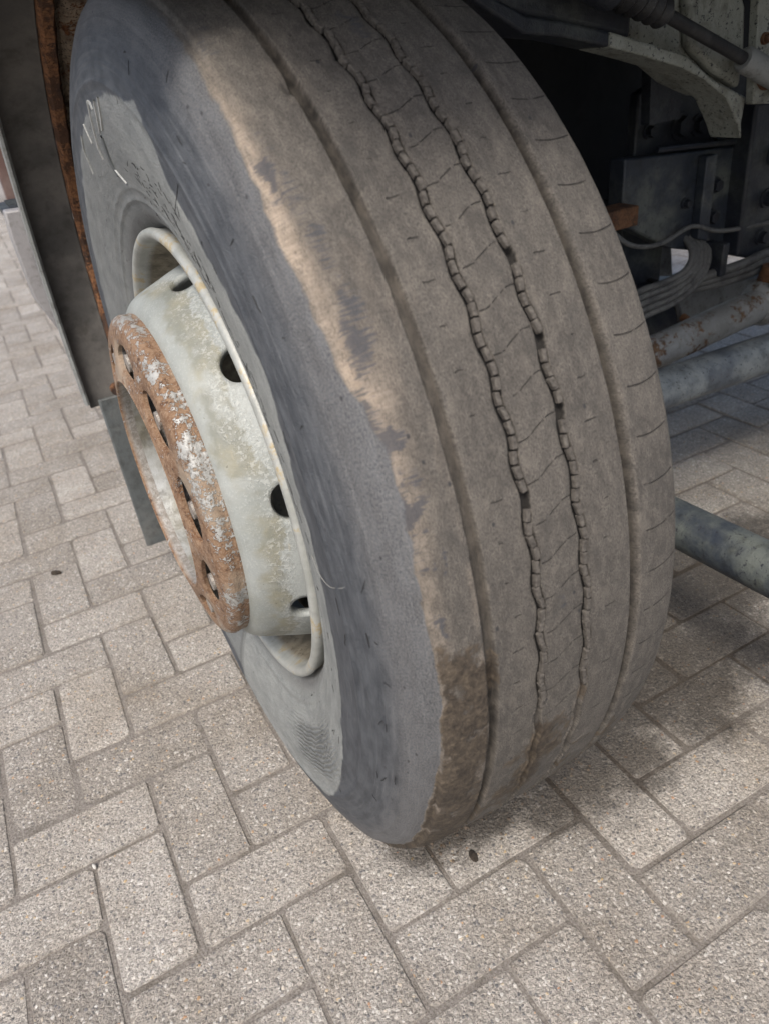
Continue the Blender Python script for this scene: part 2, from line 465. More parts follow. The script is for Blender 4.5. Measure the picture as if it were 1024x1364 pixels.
def m_disc():
    s = Mat('silver_wheel_paint')
    p = s.obj()
    x, y, z = s.xyz(p)
    n1 = s.noise(s.warp(p, 14, .04), 9, 5, .65)
    n2 = s.noise(p, 75, 4, .7)
    n3 = s.noise(p, 420, 2, .6)
    c = s.mix(s.step(n1, .35, .65), (.245, .265, .255), (.325, .345, .335))
    c = s.mix(s.step(n3, .50, .7, 0, .35), c, (.43, .445, .43))
    n4 = s.noise(p, 210, 3, .7)
    xx = s.math('ADD', x, s.math('ADD', s.math('MULTIPLY', s.math('SUBTRACT', n1, .5), .075), s.math('MULTIPLY', s.math('SUBTRACT', n2, .5), .022)))
    band = s.math('MULTIPLY', s.step(xx, -.126, -.132), s.math('MULTIPLY', s.step(xx, -.163, -.150, .25, 1.0), s.step(s.noise(s.warp(p, 20, .03), 12, 3, .6), .40, .52, .2, 1.0)))
    olive = s.mix(s.step(s.noise(p, 22, 4, .6), .38, .62), (.165, .17, .142), (.235, .225, .165))
    olive = s.mix(s.step(n2, .52, .66, 0, .4), olive, (.31, .315, .29))
    c = s.mix(s.math('MULTIPLY', band, .85), c, olive)
    edge = s.math('MULTIPLY', s.step(xx, -.112, -.124), s.step(xx, -.150, -.138))
    fl = s.math('MULTIPLY', edge, s.step(n4, .50, .58))
    c = s.mix(s.math('MULTIPLY', fl, .38), c, (.47, .48, .46))
    fl2 = s.math('MULTIPLY', edge, s.step(n4, .46, .40))
    c = s.mix(s.math('MULTIPLY', fl2, .6), c, (.24, .245, .22))
    pits = s.step(s.noise(p, 170, 3, .7), .70, .74)
    c = s.mix(s.math('MULTIPLY', pits, .8), c, (.13, .125, .095))
    st = s.step(s.noise(s.scale(p, (40, 14, 14)), 1, 3, .6), .66, .72, 0, .45)
    c = s.mix(st, c, (.40, .355, .25))
    h = s.math('ADD', s.math('MULTIPLY', fl, .6), s.math('ADD', n2, s.math('MULTIPLY', n3, .3)))
    return s.done(c, .60, s.bump(h, .40, .0025), .05, spec=.35)

def m_rim():
    s = Mat('rim_flange_paint')
    p = s.obj()
    x, y, z = s.xyz(p)
    n1 = s.noise(p, 22, 5, .65); n2 = s.noise(p, 110, 4, .7)
    c = s.mix(s.step(n1, .35, .65), (.28, .29, .27), (.39, .40, .38))
    c = s.mix(s.step(s.math('ADD', s.math('MULTIPLY', n1, .7), s.math('MULTIPLY', n2, .3)), .52, .60, 0, .8), c, (.36, .285, .15))
    c = s.mix(s.step(n2, .66, .72, 0, .8), c, (.20, .12, .06))
    inn = s.step(x, -.120, -.108)
    dirt = s.mix(s.step(n1, .35, .65), (.105, .092, .068), (.245, .215, .160))
    dirt = s.mix(s.step(n2, .55, .68, 0, .7), dirt, (.06, .05, .036))
    c = s.mix(inn, c, dirt)
    return s.done(c, s.mix(inn, (.45,) * 3, (.85,) * 3), s.bump(s.math('ADD', n1, n2), .3, .003), .1)

def m_ring():
    s = Mat('rusty_flaking_ring')
    p = s.obj()
    x, y, z = s.xyz(p)
    r = s.math('POWER', s.math('ADD', s.math('MULTIPLY', y, y), s.math('MULTIPLY', z, z)), .5)
    n1 = s.noise(s.warp(p, 40, .02), 24, 5, .68)
    n2 = s.noise(p, 130, 4, .7)
    n3 = s.noise(p, 480, 2, .6)
    rust = s.mix(s.step(n2, .34, .66), (.225, .145, .090), (.130, .066, .034))
    rust = s.mix(s.step(n3, .50, .68, 0, .6), rust, (.31, .225, .155))
    rust = s.mix(s.step(s.noise(p, 85, 4, .7), .56, .66), rust, (.075, .040, .024))
    rust = s.mix(s.step(s.noise(p, 18, 3, .6), .50, .66, 0, .7), rust, (.30, .245, .185))
    silver = s.mix(s.step(n2, .38, .62), (.20, .195, .18), (.37, .37, .355))
    crest = s.math('MULTIPLY', s.step(r, .198, .208), s.step(x, -.170, -.182, .55, 1.0))
    th = s.math('ADD', s.math('ADD', s.math('MULTIPLY', n1, .42), s.math('MULTIPLY', n2, .38)), s.math('MULTIPLY', n3, .20))
    f = s.step(s.math('ADD', th, s.math('MULTIPLY', crest, .066)), .560, .590)
    f = s.math('MAXIMUM', f, s.step(r, .1365, .1355))
    c = s.mix(f, rust, silver)
    h = s.math('ADD', s.math('MULTIPLY', n2, .8), s.math('ADD', s.math('MULTIPLY', f, .7), s.math('MULTIPLY', n3, .3)))
    return s.done(c, s.mix(f, (.92,) * 3, (.5,) * 3), s.bump(h, .6, .003), s.math('MULTIPLY', f, .2))

MP = m_paver(); MG = m_ground(); MT = m_tyre(); MB = m_block()
MDISC = m_disc(); MRIM = m_rim(); MRING = m_ring()
MHUB = painted('silver_hub', (.46, .475, .475), (.235, .225, .185), 9, rust=.22, amount=.95, rough=.4, metal=.3)
MNUT = painted('worn_nut_steel', (.34, .32, .29), (.18, .14, .11), 60, rust=.45, rough=.45, metal=.3)
MFEND = painted('dark_fender_plastic', (.060, .058, .055), (.115, .108, .100), 6, amount=.7, rough=.62, bump=.15)
MFENDR = painted('rust_seam', (.085, .042, .024), (.045, .028, .022), 25, rust=.7, rough=.95, bump=.6, rustcols=((.27, .125, .055), (.12, .055, .028)))
MFENDI = painted('rusted_fender_steel', (.36, .29, .22), (.10, .07, .05), 22, rust=.45, rough=.95, bump=.6, spots=.75)
MLIP = painted('scratched_edge', (.20, .21, .205), (.12, .12, .118), 20, rough=.5)
MFLAP = painted('grey_rubber_flap', (.085, .095, .098), (.13, .135, .132), 8, amount=.6, rough=.7)
MSTEP = painted('grey_step', (.25, .245, .25), (.16, .155, .16), 9, rough=.55)
MBROWN = painted('brown_panel', (.10, .058, .050), (.15, .11, .10), 4, rough=.6)
MCAST = painted('pale_grey_casting', (.27, .285, .255), (.18, .185, .16), 11, rough=.65, spots=.50, bump=.7)
MFRAME = painted('dirty_dark_steel', (.060, .068, .066), (.014, .018, .028), 9, amount=1.1, rough=.55, spots=.5, rust=.12, bump=.6)
MGREEN = painted('grey_green_steel', (.105, .118, .110), (.026, .034, .048), 9, amount=1.05, rough=.52, spots=.45, rust=.10, bump=.5)
MBLACK = painted('black_liner', (.010, .011, .014), (.018, .019, .022), 5, rough=.85)
MROD = painted('rusty_grey_rod', (.26, .28, .29), (.18, .19, .19), 10, rust=.45, rough=.5, rustcols=((.150, .095, .055), (.085, .050, .030)))
MROD2 = painted('blue_grey_rod', (.155, .18, .195), (.070, .085, .105), 10, amount=.75, rough=.5, spots=.45)
MPLATE = painted('blue_grey_plate', (.17, .19, .205), (.09, .10, .115), 10, amount=.7, rough=.55, spots=.4)
MHOSE = painted('dusty_hose', (.12, .125, .125), (.06, .062, .065), 30, rough=.7)
MRUBBER = painted('black_rubber', (.018, .018, .020), (.04, .04, .04), 20, rough=.6)
MRUST = painted('orange_rust', (.17, .085, .042), (.07, .038, .024), 40, rust=.5, rough=.9, bump=.6)
MGREY = painted('grey_conduit', (.22, .23, .225), (.15, .155, .15), 20, rough=.5)

# ================================================================== ground
bm = bmesh.new()
bmesh.ops.create_grid(bm, x_segments=2, y_segments=2, size=300)
pavement = from_bm('pavement', bm, MG, loc=(0, 0, -.0024), smooth=False)
tag(pavement, 'grey concrete block paving laid in herringbone', kind='structure')

PO = np.array([-.34939, .46169]); PA = -.01448; PU = .1062
EU = np.array([math.cos(PA), math.sin(PA)]); EV = np.array([math.sin(PA), -math.cos(PA)])
def paver_geo(L, W, r):
    """top outline rings of one worn paver, centred; L along x, W along y"""
    hx, hy = L / 2, W / 2
    ins = [0.0, .0026, .0120]; zz = [-.0045, -.0006, 0.0]
    V = []; F = []
    for k, (i, z) in enumerate(zip(ins, zz)):
        c = .004 + .003 * k * .5
        for sx, sy in ((1, 1), (-1, 1), (-1, -1), (1, -1)):
            cc = c * r.uniform(.5, 1.8)
            a = (sx * (hx - i - cc), sy * (hy - i)); b = (sx * (hx - i), sy * (hy - i - cc))
            pr = (b, a) if sx * sy > 0 else (a, b)
            for q in pr:
                V.append((q[0] + r.uniform(-.0013, .0013), q[1] + r.uniform(-.0013, .0013), z + r.uniform(-.0003, .0003)))
    base = [(x, y, -.03) for x, y, _ in V[:8]]
    V = base + V
    for k in range(3):
        for j in range(8):
            F.append((k * 8 + j, k * 8 + (j + 1) % 8, (k + 1) * 8 + (j + 1) % 8, (k + 1) * 8 + j))
    F.append(tuple(range(24, 32)))
    return V, F
J = .0036
EDGE = np.array([1] * 16 + [.8] * 8 + [0] * 8, np.float32)
variants = []
pr = random.Random(11)
for i in range(28):
    V, F = paver_geo(2 * PU - J, PU - J, pr)
    me = bpy.data.meshes.new('paver'); me.from_pydata(V, [], F)
    at_ = me.attributes.new('tone', 'FLOAT', 'POINT')
    tone = min(1, max(0, pr.gauss(.5, .26)))
    at_.data.foreach_set('value', np.full(len(V), tone, np.float32))
    me.attributes.new('edge', 'FLOAT', 'POINT').data.foreach_set('value', EDGE)
    me.materials.append(MP)
    variants.append((V, F, tone, me))
Rm = np.array(cam.matrix_world)[:3, :3]; Cm = np.array(cam.matrix_world)[:3, 3]
def project(P):
    c = (np.atleast_2d(P) - Cm) @ Rm
    z = np.maximum(-c[:, 2], 1e-3)
    return 512 + 981.8 * c[:, 0] / z, 682 - 981.8 * c[:, 1] / z, -c[:, 2]
bricks = []
for n in range(-70, 71):
    for m in range(-50, 50):
        for vert in (0, 1):
            u0, v0 = (0, 0) if vert else (-2, 0)
            u0 += n; v0 += -n + 4 * m
            cu_, cv_ = (u0 + .5, v0 + 1) if vert else (u0 + 1, v0 + .5)
            c = PO + PU * (cu_ * EU + cv_ * EV)
            if not (-3.0 < c[0] < 5.0 and -1.6 < c[1] < 8.0): continue
            if c[0] < -.35 - .25 * (c[1] + 1) - .6 and c[1] > 0: continue
            px, py, z = project((c[0], c[1], 0))
            vis = z[0] > .1 and -60 < px[0] < 1084 and -60 < py[0] < 1424
            bricks.append((c[0], c[1], vert, (1.0 / z[0] ** 3) * (.3 + abs(Cm[2])) if vis else 0.0))
# pavers hidden behind the tyre in the picture do not count among the largest seen
order = sorted(range(len(bricks)), key=lambda i: -bricks[i][3])
single = set(i for i in order[:285] if bricks[i][3] > 0)
SV, SF, ST = [], [], []
for i, (x, y, vert, a) in enumerate(bricks):
    V, F, tone, me = variants[pr.randrange(28)]
    rz = PA + (math.pi / 2 if vert else 0) + pr.choice((0, math.pi)) + pr.gauss(0, .006)
    dz = pr.gauss(0, .0008); tx, ty = pr.gauss(0, .004), pr.gauss(0, .004)
    jx, jy = pr.gauss(0, .0008), pr.gauss(0, .0008)
    M = Matrix.Translation((x + jx, y + jy, dz)) @ Matrix.Rotation(rz, 4, 'Z') @ Matrix.Rotation(tx, 4, 'X') @ Matrix.Rotation(ty, 4, 'Y')
    if i in single:
        o = bpy.data.objects.new('paver', me)
        COL.objects.link(o); o.parent = pavement
        o.matrix_local = Matrix.Translation((0, 0, .0024)) @ M
    else:
        b = len(SV)
        A = np.array(M)
        VV = np.array(V) @ A[:3, :3].T + A[:3, 3]
        SV.extend(VV.tolist()); SF.extend([tuple(b + k for k in f) for f in F]); ST.extend([tone] * len(V))
me = bpy.data.meshes.new('distant_pavers'); me.from_pydata(SV, [], SF)
me.attributes.new('tone', 'FLOAT', 'POINT').data.foreach_set('value', np.array(ST, np.float32))
me.attributes.new('edge', 'FLOAT', 'POINT').data.foreach_set('value', np.tile(EDGE, len(ST) // 32))
o = link('distant_pavers', me, MP, pavement, loc=(0, 0, .0024), smooth=False)
tag(o, kind='stuff')

# ================================================================== truck
truck = bpy.data.objects.new('truck', None)
COL.objects.link(truck)
truck.empty_display_size = .2
tag(truck, 'old worn truck with a dusty front tyre and rusty wheel nut ring on block paving', 'truck')
WC = (0, 0, .515)

# ---- tyre
OUT = [(0, .535), (-.03, .5348), (-.06, .534), (-.09, .5322), (-.108, .5295), (-.122, .525), (-.134, .517), (-.1405, .505), (-.1455, .488), (-.1500, .465), (-.1530, .44), (-.1530, .415), (-.1495, .39), (-.1440, .365), (-.1370, .34), (-.1300, .32), (-.1235, .309), (-.116, .302), (-.108, .296)]
INN = [(0, .535), (.03, .5348), (.06, .534), (.09, .532), (.115, .5295), (.132, .526), (.137, .522), (.143, .505), (.151, .48), (.157, .45), (.1605, .415), (.155, .365), (.139, .32), (.118, .296)]
def dense(P):
    P = np.array(P)
    # smooth the sidewall with a small Catmull-Rom pass
    C_ = catmull([(x, r, 0) for x, r in P], 10)
    Q = np.array([(c.x, c.y) for c in C_])
    d = np.r_[0, np.cumsum(np.hypot(*np.diff(Q, axis=0).T))]
    return d, Q
do, Qo = dense(OUT); di, Qi = dense(INN)
def prof(v):
    x = np.where(v < 0, np.interp(-v, do, Qo[:, 0]), np.interp(v, di, Qi[:, 0]))
    r = np.where(v < 0, np.interp(-v, do, Qo[:, 1]), np.interp(v, di, Qi[:, 1]))
    return x, r
G1, G2, G3, G4 = -.0725, -.0238, .0238, .0785
vs = []
v = -do[-1]
while v < di[-1]:
    vs.append(v)
    dmin = min(abs(v - g) for g in (G1, G2, G3, G4))
    if dmin < .0085: st = .0006
    elif -.16 < v < .14: st = .0021
    elif v > .2: st = .012
    else: st = .0024
    v += st
vs.append(di[-1])
vs = np.array(vs)
ths = np.concatenate([np.radians(np.arange(-100, 115, .215)), np.radians(np.arange(115, 260, 2.5))])
TH, VV = np.meshgrid(ths, vs, indexing='ij')
deg = np.degrees(TH)
u = TH * .535
x0, r0 = prof(VV)
# profile normals
ex, er = prof(VV + .0006); fx, fr = prof(VV - .0006)
tx, tr = ex - fx, er - fr
ln = np.hypot(tx, tr) + 1e-9
nx, nr = -tr / ln, tx / ln
# groove displacement
def chan(c, hw, depth, edge):
    d = np.abs(VV - c)
    return -depth * (1 - sst(d, hw - edge, hw + edge * .4))
wob2 = .0016 * np.sin(u / .0105 * 2 * np.pi / 4.6) + .0008 * (fbm(u * 60, VV * 0) - .5)
wob3 = .0016 * np.sin(u / .0105 * 2 * np.pi / 5.1 + 1.3) + .0008 * (fbm(u * 60 + 9, VV * 0) - .5)
ed = .0006 * (fbm(u * 160, VV * 90) - .5)
disp = np.zeros_like(u)
g1w = .0050 + .0016 * (fbm(u * 35 + 3, u * 0) - .5) + ed
# groove 1 is worn: mostly shallow and packed with dust in places
fill1 = sst(fbm(u * 9 + 40, u * 0), .42, .62)
disp += chan(G1 + .0012 * (fbm(u * 22, u * 0) - .5), g1w, .0095 - .0035 * fill1, .0008)
# a broken notch in the edge of groove 1 near the top
disp += -.004 * np.exp(-(((deg - 53.4) / .75) ** 2 + ((VV - G1 + .0065) / .0040) ** 2))
disp += chan(G2 + wob2, .0045 + ed, .0070, .0009)
disp += chan(G3 + wob3, .0045 + ed, .0070, .0009)
# groove 4 has one steep and one sloping wall
d4 = VV - G4 - .0010 * (fbm(u * 25 + 7, u * 0) - .5)
g4 = (1 - sst(-d4, .0040, .0050)) * (1 - sst(d4, .0020, .0092))
disp += -.0125 * g4
# soft shadow-side slopes of ribs beside the two chain grooves
for c, w_ in ((G2, wob2), (G3, wob3)):
    d = VV - c - w_
    disp += -.0006 * (1 - sst(d, .005, .013)) * sst(d, .003, .006) - .0004 * (1 - sst(-d, .004, .010)) * sst(-d, -.004, .004)
# scalloped uneven wear on the outer shoulder
sh = np.exp(-((VV + .118) / .020) ** 2)
disp += sh * (.0042 * (fbm(u * 11 + 2, VV * 20, 3) - .5) + .0016 * (fbm(u * 50, VV * 60, 3) - .5))
disp += .0005 * (fbm(u * 60 + 5, VV * 60, 3) - .5)
# moulded steps and ridges on the sidewall (given as radius)
def ridge(rc, w, h):
    return h * np.exp(-((r0 - rc) / w) ** 2) * (VV < -.12)
def terrace(rc, w, h):
    return h * sst(r0, rc - w, rc + w) * (VV < -.12)
disp += ridge(.4475, .0016, .0016) + ridge(.4640, .0014, .0014) + ridge(.4770, .0013, .0014) + ridge(.4885, .0013, .0014) + ridge(.4990, .0013, .0012)
disp += terrace(.4420, .003, .0012) - terrace(.4610, .0016, .0014) - terrace(.4745, .0016, .0014) - terrace(.4865, .0016, .0014) - terrace(.4970, .0016, .0012)
disp += ridge(.332, .0022, .0018) + ridge(.345, .0018, .0008)
# masks for dirt and wear (where the material itself differs)
vb = np.interp(deg, [-60, -27, -16, -3, 4, 11, 18, 24, 30, 36, 43, 50, 58, 70, 90], [-.128, -.128, -.1290, -.1195, -.1190, -.1205, -.1190, -.1165, -.128, -.1345, -.139, -.134, -.129, -.127, -.127])
vb = vb + .0060 * (fbm(u * 70, u * 0 + 2) - .5) + .004 * (fbm(u * 22, u * 0 + 7) - .5)
wid = np.interp(deg, [-30, 8, 16, 30, 50, 70], [.0014, .0018, .007, .011, .014, .020])
side = sst(vb - VV, -wid, wid) + (VV > .139)
side = np.clip(side, 0, 1)
pb = np.interp(deg, [-90, -70, -53, -36, -19, 3, 19, 27, 34.5, 50, 61, 68, 76, 90, 105], [-.21, -.205, -.202, -.232, -.259, -.257, -.2415, -.228, -.217, -.234, -.236, -.202, -.210, -.228, -.235])
pb = pb + .012 * (fbm(u * 38, VV * 30 + 4) - .5) * (deg > -30)
pale = sst(pb - VV, -.006, .008)
tanm = np.exp(-np.clip((VV - vb - .002) / np.interp(deg, [5, 20, 30, 45, 55], [.010, .014, .018, .014, .010]), 0, 9) ** 2) * sst(VV - vb, -.006, .004)
tanm *= np.interp(deg, [-2, 6, 14, 22, 28, 46, 54, 64], [.35, .45, .35, .55, 1.0, 1.0, .55, .0])
tanm = tanm * np.clip(.15 + 1.7 * fbm(u * 26 + 4, VV * 45 + 1, 4), .3, 1.1)
tanm = np.clip(tanm + .28 * sst(fbm(u * 14, VV * 50 + 9), .5, .7) * np.interp(deg, [0, 20, 40], [1, .6, .3]) * (np.abs(VV + .09) < .03), 0, 1)
scuff = np.zeros_like(u)
dw_ = deg + 3.4 * (fbm(u * 55, VV * 90, 4) - .5) * 2
vw_ = VV + .0075 * (fbm(u * 60 + 30, VV * 70 + 8, 4) - .5) * 2
for (a, b, sa, sb, k) in ((47.5, -.1240, 2.1, .0065, 1.35), (44.0, -.113, 2.6, .008, .62), (39.5, -.112, 3.0, .008, .60), (32.6, -.110, 2.4, .0090, 1.15), (30.3, -.117, 1.6, .0075, .9), (27.0, -.121, 2.0, .008, .85),
                          (24.4, -.1135, 1.5, .0100, 1.7), (21.6, -.119, 1.0, .0055, .7), (19.2, -.1155, 1.4, .0100, 1.8), (16.2, -.118, .8, .006, .85), (13.6, -.119, .8, .004, .8), (9.0, -.1075, .65, .0042, 1.1), (13.9, -.1075, .5, .0028, .9), (14.6, -.098, .4, .002, .9),
                          (60.5, .004, 1.2, .006, 1.0), (62.0, -.113, 3.0, .007, .5), (7.0, -.0020, .4, .0035, .8)):
    scuff = np.maximum(scuff, k * np.exp(-(((dw_ - a) / (sa * 1.15)) ** 2 + ((vw_ - b) / (sb * 1.2)) ** 2)))
mn = fbm(u * 45, VV * 60 + 3)
mud = sst(VV, vb - .001, vb + .003) * (1 - sst(VV, G1 - .008, G1 - .002)) * (1 - sst(deg, 2.5, 9.5)) * np.interp(mn, [.3, .6], [.55, 1.2])
mud = np.maximum(mud, np.exp(-(((deg + 11.5) / 3.6) ** 4 + ((VV + .010) / .030) ** 4)) * np.interp(mn, [.3, .6], [.5, 1.1]))
mud = np.maximum(mud, np.exp(-(((deg + 17) / 6) ** 4 + ((VV + .030) / .030) ** 4)) * np.interp(mn, [.3, .6], [.3, .9]))
mud = np.maximum(mud, np.exp(-(((deg - 2) / 2.5) ** 2 + ((VV - G1 - .002) / .006) ** 2)))
mud = np.maximum(mud, np.exp(-(((deg + 6.5) / 1.8) ** 2 + ((VV - G3) / .007) ** 2)))
mud = np.maximum(mud, .55 * (deg < -13) * sst(mn, .45, .65) * (np.abs(VV) < .13))
mud = np.clip(mud, 0, 1)
disp += mud * .0016 * fbm(u * 150, VV * 150, 3)
for g, o_ in ((G2, wob2), (G3, wob3)):        # packed ends of the chain grooves near the ground
    disp += .0034 * (1 - sst(deg, -9, -2)) * (1 - sst(np.abs(VV - g - o_), .004, .006))
chain = sst(-disp, .0008, .0020) * ((np.abs(VV - G2 - wob2) < .008) | (np.abs(VV - G3 - wob3) < .008)) * sst(deg, -7, 1)
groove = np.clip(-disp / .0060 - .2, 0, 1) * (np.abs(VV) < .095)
gdirt = .22 * np.clip(fill1 * (np.abs(VV - G1) < .009) + .3 * (np.abs(VV - G4) < .012) * fbm(u * 20, VV * 0), 0, 1)
hatch = np.exp(-(((deg + 50) / 17) ** 4 + ((VV + .268) / .034) ** 4))
X = x0 + nx * disp; Rr = r0 + nr * disp
Y = -Rr * np.cos(TH); Z = Rr * np.sin(TH)
Z = np.maximum(Z, -.515 + .001)
nt_, nv_ = TH.shape
co = np.stack([X, Y, Z], -1).reshape(-1, 3)
idx = np.arange(nt_ * nv_).reshape(nt_, nv_)
a = idx; b = np.roll(idx, -1, axis=0)
quads = np.stack([a[:, :-1], a[:, 1:], b[:, 1:], b[:, :-1]], -1).reshape(-1, 4)
me = bpy.data.meshes.new('tyre')
me.vertices.add(len(co)); me.vertices.foreach_set('co', co.ravel().astype(np.float32))
me.loops.add(quads.size); me.loops.foreach_set('vertex_index', quads.ravel().astype(np.int32))
me.polygons.add(len(quads)); me.polygons.foreach_set('loop_start', np.arange(0, quads.size, 4, dtype=np.int32))
me.update(calc_edges=True)
uvl = me.uv_layers.new(name='UVMap')
uvv = np.stack([u, VV], -1).reshape(-1, 2)[quads.ravel()]
uvl.data.foreach_set('uv', uvv.ravel().astype(np.float32))
for k, arr in dict(side=side, pale=pale, tan=tanm, scuff=scuff, mud=mud, groove=groove, gdirt=gdirt, hatch=hatch, chain=chain).items():
    me.attributes.new(k, 'FLOAT', 'POINT').data.foreach_set('value', np.clip(arr, 0, 1.3).ravel().astype(np.float32))
tyre = link('tyre', me, MT, truck, WC)
tyre['label'] = 'worn dusty tyre with four grooves and mud near the ground'

def on_tyre(dg, v_, off=0.0):
    t = math.radians(dg)
    x, r = prof(np.array([v_])); ex, er = prof(np.array([v_ + .001])); fx, fr = prof(np.array([v_ - .001]))
    tx, tr = ex[0] - fx[0], er[0] - fr[0]; l = math.hypot(tx, tr)
    n = (-tr / l, tx / l)
    X_, R_ = x[0] + n[0] * off, r[0] + n[1] * off
    return Vector((X_, -R_ * math.cos(t), R_ * math.sin(t)))
# little rubber links standing in the two middle grooves
blk = []
for k in range(6):
    bm = bmesh.new()
    L, W_, H = .0099 * pr.uniform(.90, 1.02), .0043 * pr.uniform(.90, 1.08), .0050
    add_box(bm, (-W_ / 2, -H, -L / 2), (W_ / 2, 0, L / 2))
    for vtx in bm.verts: vtx.co += Vector((pr.uniform(-.0004, .0004), 0, pr.uniform(-.0005, .0005)))
    bmesh.ops.bevel(bm, geom=[e for e in bm.edges], offset=.0005, segments=1, affect='EDGES')
    mm = bpy.data.meshes.new('groove_block'); bm.to_mesh(mm); bm.free(); mm.materials.append(MB)
    blk.append(mm)
for gi, (g, per_, ph_) in enumerate(((G2, 4.6, 0), (G3, 5.1, 1.3))):
    uu = .535 * math.radians(-4.5)
    k = 0
    while uu < .535 * math.radians(98):
        k += 1
        if pr.random() > .045:
            o = bpy.data.objects.new('groove_block', pr.choice(blk))
            COL.objects.link(o); o.parent = tyre
            w = .0016 * math.sin(uu / .0105 * 2 * math.pi / per_ + ph_)
            t = uu / .535
            Rb = .535 - .0016 - pr.uniform(0, .0009)
            xx = g + w - .0007 + (.0003 if k % 2 else -.0003)
            o.location = (xx, -Rb * math.cos(t), Rb * math.sin(t))
            dw = .0016 * 2 * math.pi / per_ / .0105 * math.cos(uu / .0105 * 2 * math.pi / per_ + ph_)
            o.rotation_euler = (Matrix.Rotation(-t, 3, 'X') @ Matrix.Rotation(math.atan(dw) * .9 + pr.gauss(0, .08), 3, 'Y')).to_euler()
        uu += .0109 * pr.uniform(.95, 1.05)
# raised worn marks, pale to paint in glints on the lettering, and moulded bar on the upper sidewall
def ribbon(bm, pts, w, h, off=-.0004):
    rows = []
    P = [on_tyre(d_, v_, off) for d_, v_ in pts]
    T_ = [on_tyre(d_, v_, off + h) for d_, v_ in pts]
    for i in range(len(P)):
        t = (P[min(i + 1, len(P) - 1)] - P[max(i - 1, 0)]).normalized()
        n = (T_[i] - P[i]).normalized(); s_ = t.cross(n).normalized() * w / 2
        if i in (0, len(P) - 1): s_ *= .5
        rows.append([bm.verts.new(p) for p in (P[i] - s_, T_[i] - s_ * .8, T_[i] + s_ * .8, P[i] + s_)])
    for A, B in zip(rows, rows[1:]):
        for k in range(3):
            bm.faces.new((A[k], A[k + 1], B[k + 1], B[k]))
MMARK = painted('pale_glint_rubber', (.36, .37, .36), (.27, .28, .27), 40, rough=.4, bump=.2)
for pts, w in ((((97.0, -.2246), (98.5, -.2433), (102.5, -.2658), (103, -.2779)), .0020), (((91.8, -.2274), (93.2, -.2424), (95.5, -.2555)), .0024), (((88.5, -.2246), (90.2, -.2415), (93, -.2546)), .0026),
               (((96.5, -.2250), (95.0, -.2290), (94.8, -.2345)), .0030), (((111, -.2358), (114, -.2452), (116, -.2686)), .0016), (((105.8, -.2349), (105.5, -.2564)), .0018), (((99.2, -.2873), (97.4, -.299), (95, -.3098)), .0017)):
    bm = bmesh.new(); ribbon(bm, pts, w * 1.5, .0020)
    from_bm('raised_mark', bm, MMARK, tyre)
bm = bmesh.new(); ribbon(bm, [(95.6, -.2600), (96.6, -.2680), (97.6, -.2760), (98.4, -.285), (98.8, -.292), (98.6, -.300)], .0105, .0022)
from_bm('raised_bar', bm, MFLAP, tyre)
# weathering cracks: open, thin and black
MCRACK = painted('crack_black', (.012, .012, .013), (.02, .02, .02), 10, rough=.95)
bm = bmesh.new()
cr = random.Random(5)
for i in range(230):
    dg = cr.triangular(8, 92, 64) if i < 165 else cr.uniform(-50, 82)
    v_ = cr.triangular(-.345, -.245, -.30) if i < 165 else cr.uniform(-.34, -.15)
    ln_ = cr.uniform(.004, .016)
    circ = cr.random() < .72
    pts = []
    n_ = cr.randint(3, 5)
    hd = cr.gauss(0, .28)
    for k in range(n_):
        s_ = ln_ * (k / (n_ - 1) - .5)
        if circ: pts.append((dg + math.degrees(s_ * math.cos(hd) / .38), v_ + s_ * math.sin(hd) + cr.gauss(0, .0006)))
        else: pts.append((dg + cr.gauss(0, .1), v_ + s_ * .7))
    ribbon(bm, pts, cr.uniform(.0007, .0013), .0004, -.0001)
for pts in (((55.8, -.2000), (56.4, -.193), (55.6, -.190)), ((55.8, -.2000), (57.0, -.2140), (57.4, -.2260), (58.6, -.246), (60, -.2600)), ((60.0, -.2600), (59.2, -.263))):
    ribbon(bm, pts, .0012, .0005, -.0001)
o = from_bm('crack', bm, MCRACK, tyre); o['kind'] = 'stuff'
# a pale hair stuck to the sidewall
MHAIR = painted('pale_hair', (.27, .27, .25), (.2, .2, .19), 40)
bm = bmesh.new()
tube(bm, catmull([on_tyre(12.5, -.262, .0006), on_tyre(11.0, -.245, .0012), on_tyre(10.4, -.226, .001), on_tyre(11.2, -.204, .0012), on_tyre(11.6, -.197, .0006)], 6), .00032, 6)
from_bm('stuck_hair', bm, MHAIR, tyre)

# ---- rim, dished disc, hub, nut ring
bm = bmesh.new()
lathe(bm, [(-.100, .300), (-.112, .2965), (-.120, .2985), (-.1255, .3005), (-.130, .2995), (-.1325, .2962), (-.1325, .2920), (-.1300, .2885), (-.1255, .2868), (-.118, .2850), (-.106, .2820), (-.092, .2790), (-.084, .2740), (-.080, .2700), (-.066, .2690), (-.058, .2655), (-.050, .2560), (-.040, .2520), (.02, .2520), (.12, .285), (.13, .298)], 220)
rim = from_bm('wheel_rim', bm, MRIM, truck, WC)
# disc with hand holes
dprof = [(-.1645, .128), (-.1650, .150), (-.1650, .180), (-.1650, .200), (-.1640, .2085), (-.1610, .2150), (-.1560, .2195), (-.1480, .2235), (-.138, .2275), (-.126, .2320), (-.112, .2375), (-.098, .2425), (-.085, .2470), (-.073, .2510), (-.062, .2545)]
dq = catmull([(x, r, 0) for x, r in dprof], 4)
dq = [(q.x, q.y) for q in dq]
bm = bmesh.new()
ND = 360
rows = lathe(bm, dq, ND)
